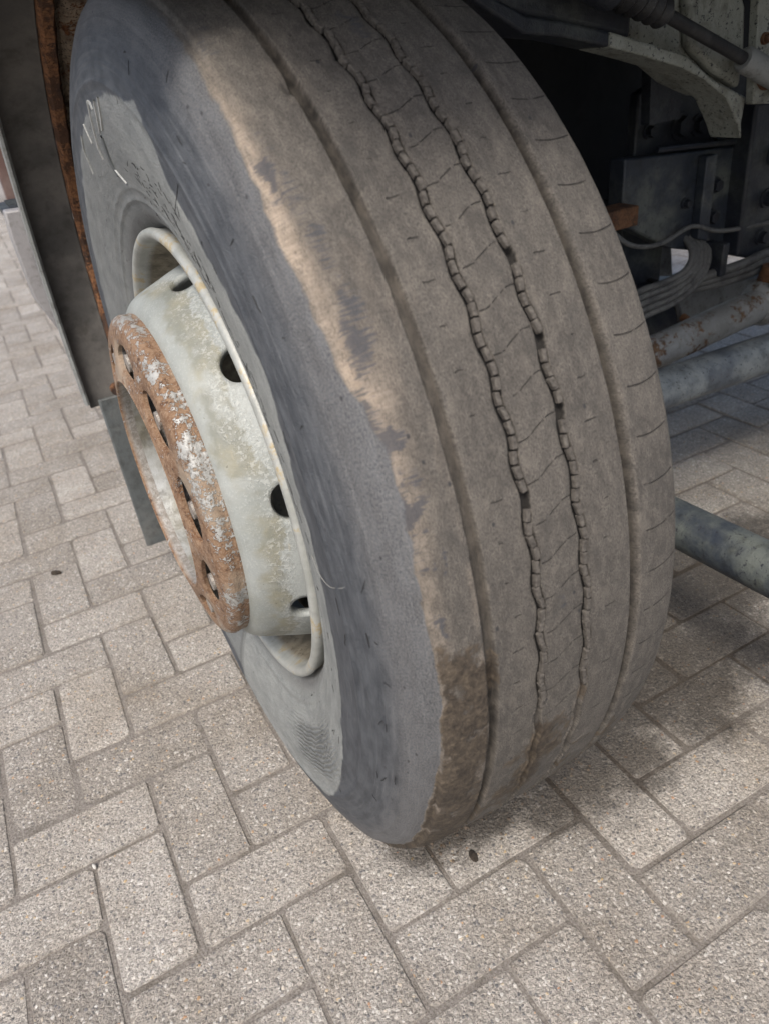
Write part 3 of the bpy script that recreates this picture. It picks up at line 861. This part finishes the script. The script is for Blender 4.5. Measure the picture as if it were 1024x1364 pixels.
# cut ten oval hand holes
HX, HR = -.1125, .0225
hole_deg = [85 - 36 * k for k in range(10)]
kill = []
for f in bm.faces:
    c = f.calc_center_median()
    r = math.hypot(c.y, c.z); a = math.degrees(math.atan2(c.z, -c.y))
    for h in hole_deg:
        da = (a - h + 180) % 360 - 180
        if (math.radians(da) * r / .0205) ** 2 + ((c.x - HX) / .0175) ** 2 < 1:
            kill.append(f); break
bmesh.ops.delete(bm, geom=kill, context='FACES')
# pull the jagged hole edges on to the ellipse
for v_ in bm.verts:
    if v_.is_boundary and -.135 < v_.co.x < -.085:
        r = math.hypot(v_.co.y, v_.co.z); a = math.degrees(math.atan2(v_.co.z, -v_.co.y))
        for h in hole_deg:
            da = (a - h + 180) % 360 - 180
            if abs(da) < 9:
                p_, q_ = math.radians(da) * r / .0205, (v_.co.x - HX) / .0175
                l_ = math.hypot(p_, q_)
                p_, q_ = p_ / l_ * .0205, q_ / l_ * .0175
                xn = HX + q_
                rn = np.interp(xn, [d[0] for d in dq], [d[1] for d in dq])
                an = math.radians(h) + p_ / r
                v_.co = (xn, -rn * math.cos(an), rn * math.sin(an))
                break
disc = from_bm('wheel_disc', bm, MDISC, truck, WC)
md = disc.modifiers.new('thickness', 'SOLIDIFY'); md.thickness = .010; md.offset = -1.0 if False else 1.0
# hub inside the bore
bm = bmesh.new()
lathe(bm, [(-.196, .1352), (-.170, .1345), (-.140, .1335), (-.110, .1325), (-.100, .128), (-.098, .110), (-.110, .106), (-.135, .100), (-.145, .085), (-.148, .0)], 120)
hub = from_bm('hub', bm, MHUB, truck, WC)
# nut ring: pressed channel with ten oval openings
RC = .1680; NN = 10; ho = math.radians(14)
xo = lambda r: -.2105 + .0105 * max(0.0, (r - .141) / .058) ** 1.15
bm = bmesh.new()
hw_, hr_ = math.pi / NN * RC, .0290
b_off = .0015
corner = math.atan2(hr_, hw_)
angs = sorted(set([round(a_, 6) for q in range(4) for a_ in np.linspace(0, 2 * math.pi, 41)[:-1]] + [round(k_, 6) for k_ in (corner, math.pi - corner, math.pi + corner, 2 * math.pi - corner)]))
for n_ in range(NN):
    fc = ho + n_ * 2 * math.pi / NN
    ringv = []
    for a_ in angs:
        ca, sa = math.cos(a_), math.sin(a_)
        k_ = min(hw_ / abs(ca) if abs(ca) > 1e-6 else 9, hr_ / abs(sa) if abs(sa) > 1e-6 else 9)
        outp = (ca * k_, b_off + sa * k_)
        le = 1 / math.sqrt((ca / .0400) ** 2 + (sa / .0178) ** 2); ell = (ca * le, b_off + sa * le)
        le2 = 1 / math.sqrt((ca / .0440) ** 2 + (sa / .0212) ** 2); el2 = (ca * le2, b_off + sa * le2)
        row = []
        for (p_, q_), dx in ((outp, None), (el2, None), (ell, .0020), (ell, .0045), (ell, .0070)):
            r = RC + q_
            # dished face: the crest near the outer edge stands furthest out
            xf = xo(r)
            if dx: xf += dx
            f_ = fc + p_ / RC
            row.append(bm.verts.new((xf, -r * math.cos(f_), r * math.sin(f_))))
        ringv.append(row)
    for i in range(len(angs)):
        A, B = ringv[i], ringv[(i + 1) % len(angs)]
        for k in range(4):
            bm.faces.new((A[k], B[k], B[k + 1], A[k + 1]))
lathe(bm, [(xo(.1975) + .0002, .1975), (-.1985, .2025), (-.1968, .2060), (-.1940, .2095), (-.1905, .2122), (-.1860, .2134), (-.1815, .2126), (-.1790, .2118), (-.1755, .2124), (-.1715, .2118), (-.1690, .2090), (-.1680, .2050)], 200)
lathe(bm, [(xo(.1410) + .0002, .1410), (-.2115, .1392), (-.2110, .1375), (-.2090, .1362), (-.2040, .1358), (-.185, .1358)], 160)
bmesh.ops.remove_doubles(bm, verts=bm.verts[:], dist=.00015)
nring = from_bm('wheel_nut_ring', bm, MRING, truck, WC)
nring['label'] = 'rusty flaking wheel nut ring with oval openings'
# nuts behind the openings
bm = bmesh.new()
lathe(bm, [(.002, .0), (.002, .0215), (.0, .0225), (-.004, .0225), (-.005, .020)], 20)
h6 = [bmesh.ops.create_cone(bm, cap_ends=True, segments=6, radius1=.0180, radius2=.0175, depth=.020, matrix=Matrix.Translation((-.0145, 0, 0)) @ Matrix.Rotation(-math.pi / 2, 4, 'Y'))]
bmesh.ops.create_cone(bm, cap_ends=True, segments=16, radius1=.0110, radius2=.0105, depth=.010, matrix=Matrix.Translation((-.0285, 0, 0)) @ Matrix.Rotation(-math.pi / 2, 4, 'Y'))
nut_me = bpy.data.meshes.new('wheel_nut'); bm.to_mesh(nut_me); bm.free(); nut_me.materials.append(MNUT)
for n_ in range(NN):
    f_ = ho + n_ * 2 * math.pi / NN
    o = bpy.data.objects.new('wheel_nut', nut_me); COL.objects.link(o); o.parent = disc
    o.location = (-.1690, -RC * math.cos(f_), RC * math.sin(f_)); o.rotation_euler = (f_ * 1.7 + n_, 0, 0)

# ---- mudguard behind and over the wheel (angle measured from the rear, upward)
def arch(bm, xs, R, a0, a1, n, closed=False):
    rows = []
    for i in range(n + 1):
        a = math.radians(a0 + (a1 - a0) * i / n)
        rows.append([bm.verts.new((x, (R + dr) * math.cos(a), (R + dr) * math.sin(a) + (.515 if False else 0))) for x, dr in xs])
    k = len(xs)
    for A, B in zip(rows, rows[1:]):
        for j in range(k if closed else k - 1):
            bm.faces.new((A[j], B[j], B[(j + 1) % k], A[(j + 1) % k]))
    if closed:
        bm.faces.new(rows[0]); bm.faces.new(rows[-1][::-1])
AR = .60
bm = bmesh.new()
arch(bm, [(-.214, .0), (-.205, .006), (-.19, .008), (-.15, .008), (-.143, .004), (-.143, .013), (-.214, .013)], AR, -9, 119, 60, True)
mud_g = from_bm('mudguard', bm, MFEND, truck, WC, bevel=.002)
bm = bmesh.new()
arch(bm, [(-.222, -.012), (-.218, -.015), (-.214, -.012), (-.214, .016), (-.218, .019), (-.222, .016)], AR, -8, 119, 60, True)
from_bm('rolled_edge', bm, MLIP, mud_g)
bm = bmesh.new()
arch(bm, [(-.1428, -.004), (-.139, -.009), (-.126, -.009), (-.122, -.003), (-.122, .012), (-.1428, .012)], AR, -9, 119, 80, True)
for v_ in bm.verts:
    v_.co += Vector((random.gauss(0, .0007), random.gauss(0, .0007), random.gauss(0, .0007)))
from_bm('rust_seam', bm, MFENDR, mud_g)
bm = bmesh.new()
arch(bm, [(-.1218, .004), (-.113, .012), (-.106, .006), (-.06, .006), (.10, .006), (.175, .0), (.178, .012), (-.104, .018), (-.1218, .013)], AR, -9, 119, 60, True)
from_bm('inner_panel', bm, MFENDI, mud_g)
bm = bmesh.new()
tube(bm, [(-.157, .5895, -.070), (-.157, .612, -.070)], .011, 14)
from_bm('rust_rivet', bm, MFENDR, mud_g)
bm = bmesh.new()
add_box(bm, (-.197, .588, .082), (.17, .597, .435))
from_bm('mud_flap', bm, MFLAP, truck, bevel=.003)

# ---- step behind the mudguard and the brown body side further back
bm = bmesh.new()
prism_xz(bm, [(-.233, .770), (.02, .760), (.02, .44), (-.165, .455), (-.208, .525), (-.234, .600), (-.2365, .720)], .80, .84)
step = from_bm('step_panel', bm, MSTEP, truck, bevel=.004)
bm = bmesh.new()
add_box(bm, (-.231, .842, .752), (.25, 1.02, .764))
for k in range(7):
    add_box(bm, (-.215, .856 + k * .023, .7641), (.24, .864 + k * .023, .769))
from_bm('ribbed_tread', bm, MFRAME, step)
bm = bmesh.new()
add_box(bm, (-.15, 2.0, .62), (.9, 2.06, 1.25))
from_bm('rear_side_panel', bm, MBROWN, truck, bevel=.01)

# ---- cab floor and wheel arch above (out of frame, they shade the tyre top)
bm = bmesh.new()
add_box(bm, (-.20, -.56, 1.165), (2.0, 1.7, 1.24))
from_bm('cab_floor', bm, MBLACK, truck, bevel=.01)
bm = bmesh.new()
add_box(bm, (.85, -.80, .34), (2.0, -.54, 1.162))  # unseen box added to shade the ground on the right
from_bm('shade_box', bm, MFRAME, truck, bevel=.03, seg=3)
bm = bmesh.new()
add_box(bm, (.32, .52, .43), (1.22, .54, 1.163))
add_box(bm, (1.22, .52, .70), (1.7, .54, 1.163))
from_bm('arch_back_panel', bm, MBLACK, truck)
bm = bmesh.new()
add_box(bm, (.46, .20, .72), (.48, .518, 1.162))
from_bm('arch_side_panel', bm, MBLACK, truck)

# ---- chassis: pale casting with a flange lip
low = [(.290, 1.02), (.320, .990), (.377, .957), (.437, .949), (.516, .930), (.586, .912), (.662, .891), (.712, .871), (.766, .840), (.799, .800), (.813, .776), (.806, .824), (.809, .836)]
bm = bmesh.new()
web = [(.568, .934), (.585, .925), (.668, .903), (.729, .866), (.802, .838), (.800, .876), (.792, .934), (.781, .963), (.770, 1.10), (.568, 1.10)]
prism_xz(bm, web, .012, .10)
cast = from_bm('cast_bracket', bm, MCAST, truck, bevel=.006, seg=3)
bm = bmesh.new()
prism_xz(bm, [(.566, .932), (.566, 1.10), (.300, 1.10), (.300, 1.00), (.38, .972), (.45, .958), (.52, .942)], -.006, .10)  # left end of the casting: shade and grime put into darker steel
from_bm('dark_arm', bm, MFRAME, truck, bevel=.010, seg=3)
bm = bmesh.new()
edge_hi = [(.520, .946), (.585, .928), (.668, .905), (.729, .868), (.809, .836)]
edge_lo = [(.806, .800), (.813, .776), (.799, .799), (.766, .839), (.712, .870), (.662, .890), (.586, .911), (.520, .928)]
bm2 = bmesh.new()
prism_xz(bm2, [(.300, 1.010), (.38, .975), (.45, .962), (.5195, .946), (.5195, .928), (.437, .947), (.377, .955), (.300, .995)], -.012, .052)  # same darker steel paints the shade and grime along the lip
from_bm('dark_lip', bm2, MFRAME, cast, bevel=.004, seg=3)
prism_xz(bm, edge_hi + edge_lo, -.012, .052)
from_bm('flange_lip', bm, MCAST, cast, bevel=.004, seg=3)
# raised rounded boss of the casting
bm = bmesh.new()
prism_xz(bm, [(.680, .912), (.735, .876), (.795, .848), (.795, .90), (.785, .955), (.765, .985), (.70, .992), (.665, .975)], -.010, .0125)
from_bm('boss', bm, MCAST, cast, bevel=.008, seg=3)
bm = bmesh.new()
prism_xz(bm, [(.766, .80), (.84, .80), (.80, 1.10), (.745, 1.10)], .14, .16)
from_bm('backing_plate', bm, MFRAME, truck)
bm = bmesh.new()
prism_xz(bm, [(.797, .827), (.95, .813), (.95, 1.1), (.757, 1.1)], -.035, -.020)
hp = from_bm('hanger_plate', bm, MCAST, truck, bevel=.002)
def hexbolt(name, loc, r, mat, parent, h=.012):
    bm = bmesh.new()
    bmesh.ops.create_cone(bm, cap_ends=True, segments=20, radius1=r * 1.35, radius2=r * 1.3, depth=.004, matrix=Matrix.Translation((0, -.002, 0)) @ Matrix.Rotation(math.pi / 2, 4, 'X'))
    bmesh.ops.create_cone(bm, cap_ends=True, segments=6, radius1=r, radius2=r * .96, depth=h, matrix=Matrix.Translation((0, -.004 - h / 2, 0)) @ Matrix.Rotation(math.pi / 2, 4, 'X'))
    return from_bm(name, bm, mat, parent, loc, smooth=False)
hexbolt('rusty_bolt', (.818, -.0352, .866), .017, MRUST, hp)
hexbolt('bolt_head', (.800, -.0352, .912), .006, MRUST, hp, .006)

# dark plates behind and below the casting
bm = bmesh.new()
prism_xz(bm, [(.83, .84), (.95, .88), (1.30, .80), (1.30, .66), (.83, .69)], .232, .255)
up = from_bm('shackle_plate', bm, MFRAME, truck, bevel=.004)
for (x, z, r) in ((.945, .772, .019), (.993, .768, .015), (1.04, .745, .010), (.86, .775, .010)):
    hexbolt('bolt_head', (x, .2318, z), r, MFRAME, up)
bm = bmesh.new()
prism_xz(bm, [(.765, .744), (1.062, .722), (1.062, .517), (.90, .560), (.80, .612), (.765, .632)], .190, .230)
from_bm('side_rail', bm, MGREEN, truck, bevel=.004)
bm = bmesh.new()
prism_xz(bm, [(1.05, .80), (1.6, .76), (1.6, .40), (1.234, .465), (1.058, .517)], .150, .195)
from_bm('outer_rail', bm, MFRAME, truck, bevel=.006)
bm = bmesh.new()
add_box(bm, (.66, .14, .637), (.757, .19, .672))
from_bm('rust_bracket', bm, MRUST, truck, bevel=.003)
bm = bmesh.new()
add_box(bm, (.88, .30, .40), (1.005, .36, .64))
post = from_bm('bump_stop_post', bm, MGREEN, truck, bevel=.003)
bm = bmesh.new()
prism_xz(bm, [(1.007, .60), (1.030, .58), (1.055, .45), (1.007, .46)], .31, .33)
from_bm('gusset', bm, MPLATE, post)
# axle drum, plate and rods
bm = bmesh.new()
tube(bm, [(.35, .29, .372), (.97, .29, .372)], .088, 40)
drum = from_bm('brake_chamber', bm, MFRAME, truck)
bm = bmesh.new()
tube(bm, [(.962, .29, .372), (.970, .29, .372), (.978, .29, .372)], [.091, .095, .091], 40)
from_bm('clamp_band', bm, MRUBBER, drum)
bm = bmesh.new()
tube(bm, [(.973, .20, .40), (.973, .185, .395)], .009, 8)
from_bm('clamp_bolt', bm, MRUST, drum)
bm = bmesh.new()
prism_xz(bm, [(.975, .44), (1.30, .395), (1.75, .36), (1.75, .25), (1.0, .26)], .30, .42)
from_bm('axle_beam', bm, MPLATE, truck, bevel=.008)
bm = bmesh.new()
d1 = Vector((1.081 - .782, 0, .025)).normalized()
p1 = Vector((.782, .1, .397))
q = [p1 + d1 * t for t in (-.50, 0, .22, .30)]
tube(bm, q, .034, 28)
rod1 = from_bm('tie_rod', bm, MROD, truck)
bm = bmesh.new()
e = p1 + d1 * .30
tube(bm, [e + d1 * t for t in (-.012, 0, .05, .12, .30)], [.036, .046, .050, .052, .052], 28)
from_bm('rod_clamp', bm, MROD, rod1)
bm = bmesh.new()
tube(bm, [(e.x + .03, .100, e.z + .040), (e.x + .03, .100, e.z + .075)], [.030, .022], 16)
tube(bm, [(e.x - .01, .06, e.z + .05), (e.x + .16, .06, e.z + .068)], .016, 12)
from_bm('rusty_joint', bm, MRUST, rod1)
bm = bmesh.new()
tube(bm, [(.25, .0, .388), (.70, .0, .376), (1.0, .0, .366), (2.0, .0, .335)], .0385, 28)
from_bm('drag_link', bm, MROD2, truck)
bm = bmesh.new()
tube(bm, [(.5, .35, .262), (.5, .0, .272), (.5, -.22, .282), (.5, -.40, .290), (.5, -.95, .316)], .0365, 28)
from_bm('steel_bar', bm, MGREEN, truck)
# small fixings on the chassis parts
side_rail = bpy.data.objects['side_rail']; outer_rail = bpy.data.objects['outer_rail']
for x, z, r in ((1.01, .66, .012), (1.01, .60, .012), (.93, .64, .008)):
    hexbolt('bolt_head', (x, .1898, z), r, MFRAME, side_rail, .010)
for x, z, r in ((1.12, .70, .014), (1.12, .62, .014), (1.20, .66, .010), (1.12, .545, .012)):
    hexbolt('bolt_head', (x, .1498, z), r, MFRAME, outer_rail, .012)
bm = bmesh.new()
prism_xz(bm, [(.955, .722), (.985, .722), (.985, .560), (.955, .570)], .168, .1895)
from_bm('stiffener', bm, MGREEN, side_rail, bevel=.003)
bm = bmesh.new()
tube(bm, [(.84, .1875, .748), (.90, .1865, .744), (.98, .1875, .738), (1.06, .1875, .732)], .0055, 8)
from_bm('weld_bead', bm, MFRAME, side_rail)
bm = bmesh.new()
add_box(bm, (.985, .128, .495), (1.002, .185, .56))
from_bm('hose_clip', bm, MFRAME, truck, bevel=.003)
bm = bmesh.new()
tube(bm, catmull([(.70, .18, .66), (.76, .165, .60), (.84, .16, .585), (.93, .165, .60), (1.02, .16, .575), (1.2, .14, .57)], 6), .0045, 8)
from_bm('brake_pipe', bm, MHOSE, truck)
# air hoses
for k in range(5):
    o_ = k * .0125
    bm = bmesh.new()
    pts = [(.60, .16, .500 - o_ * 1.1), (.74, .15, .506 - o_ * 1.1), (.801 + o_ * .2, .15 - .002 * k, .510 - o_ * 1.0), (.863 + o_ * .45, .15 - .003 * k, .512 - o_ * .8), (.912 + o_ * .75, .15 - .002 * k, .526 - o_ * .45), (.939 + o_ * 1.0, .17, .556 - o_ * .1), (.955 + o_ * 1.1, .245, .61), (.96 + o_ * 1.1, .26, .70)]
    tube(bm, catmull(pts, 6), .0064, 10)
    from_bm('air_hose', bm, MHOSE, truck)
for k in range(3):
    bm = bmesh.new()
    pts = [(.86, .17 + k * .012, .482 - k * .006), (.96, .15 + k * .008, .497 - k * .013), (1.06, .14 + k * .006, .503 - k * .016), (1.16, .14, .512 - k * .016), (1.5, .14, .52 - k * .016)]
    tube(bm, catmull(pts, 6), .0095, 10)
    from_bm('air_hose', bm, MHOSE, truck)
# cable with boot and sleeve in front of the casting
A_, B_ = Vector((.535, -.05, .975)), Vector((.741, -.05, .892))
dd = (B_ - A_).normalized()
bm = bmesh.new(); tube(bm, [A_ + dd * .02, B_ + dd * .02], .0085, 16)
cable = from_bm('gaiter_rod', bm, MRUBBER, truck)
bm = bmesh.new()
pts = []; rd = []
for k in range(13):
    pts.append(A_ + dd * (-.055 + k * .0085)); rd.append((.026 if k % 2 else .019) * (1 - .022 * k))
tube(bm, pts, rd, 20)
from_bm('rubber_gaiter', bm, MRUBBER, cable)
bm = bmesh.new(); tube(bm, [A_ + dd * -.13, A_ + dd * -.055], .030, 20)
from_bm('gaiter_housing', bm, MFRAME, cable)
bm = bmesh.new(); tube(bm, [B_, B_ + dd * .006, B_ + dd * .14], [.0140, .0175, .0175], 20)
from_bm('grey_sleeve', bm, MGREY, cable)

# ================================================================== loose bits on the paving
def lump(name, loc, r, mat, label, cat, seed, flat=.6, group=None):
    q = random.Random(seed)
    bm = bmesh.new()
    bmesh.ops.create_icosphere(bm, subdivisions=2, radius=1)
    ph_ = [(q.uniform(0, 6), q.uniform(1.5, 3.2)) for _ in range(6)]
    for v_ in bm.verts:
        c = v_.co.copy()
        k = 1 + .30 * sum(math.sin(f * (c.x if i % 3 == 0 else c.y if i % 3 == 1 else c.z) + p) for i, (p, f) in enumerate(ph_)) / 2
        v_.co = Vector((c.x * r * k * 1.25, c.y * r * k * .62, c.z * r * k * flat))
    o = from_bm(name, bm, mat, None, (loc[0], loc[1], r * flat * .75))
    o.rotation_euler = (0, 0, q.uniform(0, 6))
    return tag(o, label, cat, group=group)
MDIRT = painted('dark_dirt', (.05, .038, .028), (.022, .017, .013), 60, rough=1, bump=.8)
MPEB = painted('pale_pebble', (.55, .53, .49), (.42, .40, .36), 60, rough=.6)
lump('dirt_lump', (.003, -.362), .0095, MDIRT, 'dark crumb of dirt on the paving just in front of the tyre', 'dirt', 1, .28)
lump('dark_stone', (-.397, .752), .011, MDIRT, 'small dark stone on the paving left of the wheel nut ring', 'stone', 2)
lump('white_pebble', (-.463, -.075), .0045, MPEB, 'white pebble on the paving near the lower left corner', 'pebble', 3)
lump('pale_chip', (.268, -.295), .0045, MPEB, 'pale stone chip on dark stained and shaded paving right of the tyre', 'pebble', 4)

# crumbs of grit and dried dirt knocked off in front of the tyre
bm = bmesh.new()
gq = random.Random(21)
for i in range(150):
    gx = gq.uniform(-.05, .24); gy = -.285 - .06 * gq.random() + gq.gauss(0, .018)
    r = gq.choice((.0010, .0013, .0016, .0022, .0030))
    M = Matrix.Translation((gx, gy, r * .55)) @ Matrix.Rotation(gq.uniform(0, 6), 4, 'Z') @ Matrix.Diagonal((r * gq.uniform(.8, 1.5), r * gq.uniform(.7, 1.1), r * .8, 1))
    bmesh.ops.create_icosphere(bm, subdivisions=1, radius=1, matrix=M)
for v_ in bm.verts:
    v_.co += Vector((gq.gauss(0, .0002), gq.gauss(0, .0002), abs(gq.gauss(0, .0002))))
o = from_bm('grit', bm, painted('brown_grit', (.13, .10, .075), (.045, .035, .027), 60, rough=1), None, smooth=False)
tag(o, 'crumbs of brown grit on the paving in front of the tyre', 'grit', 'stuff')
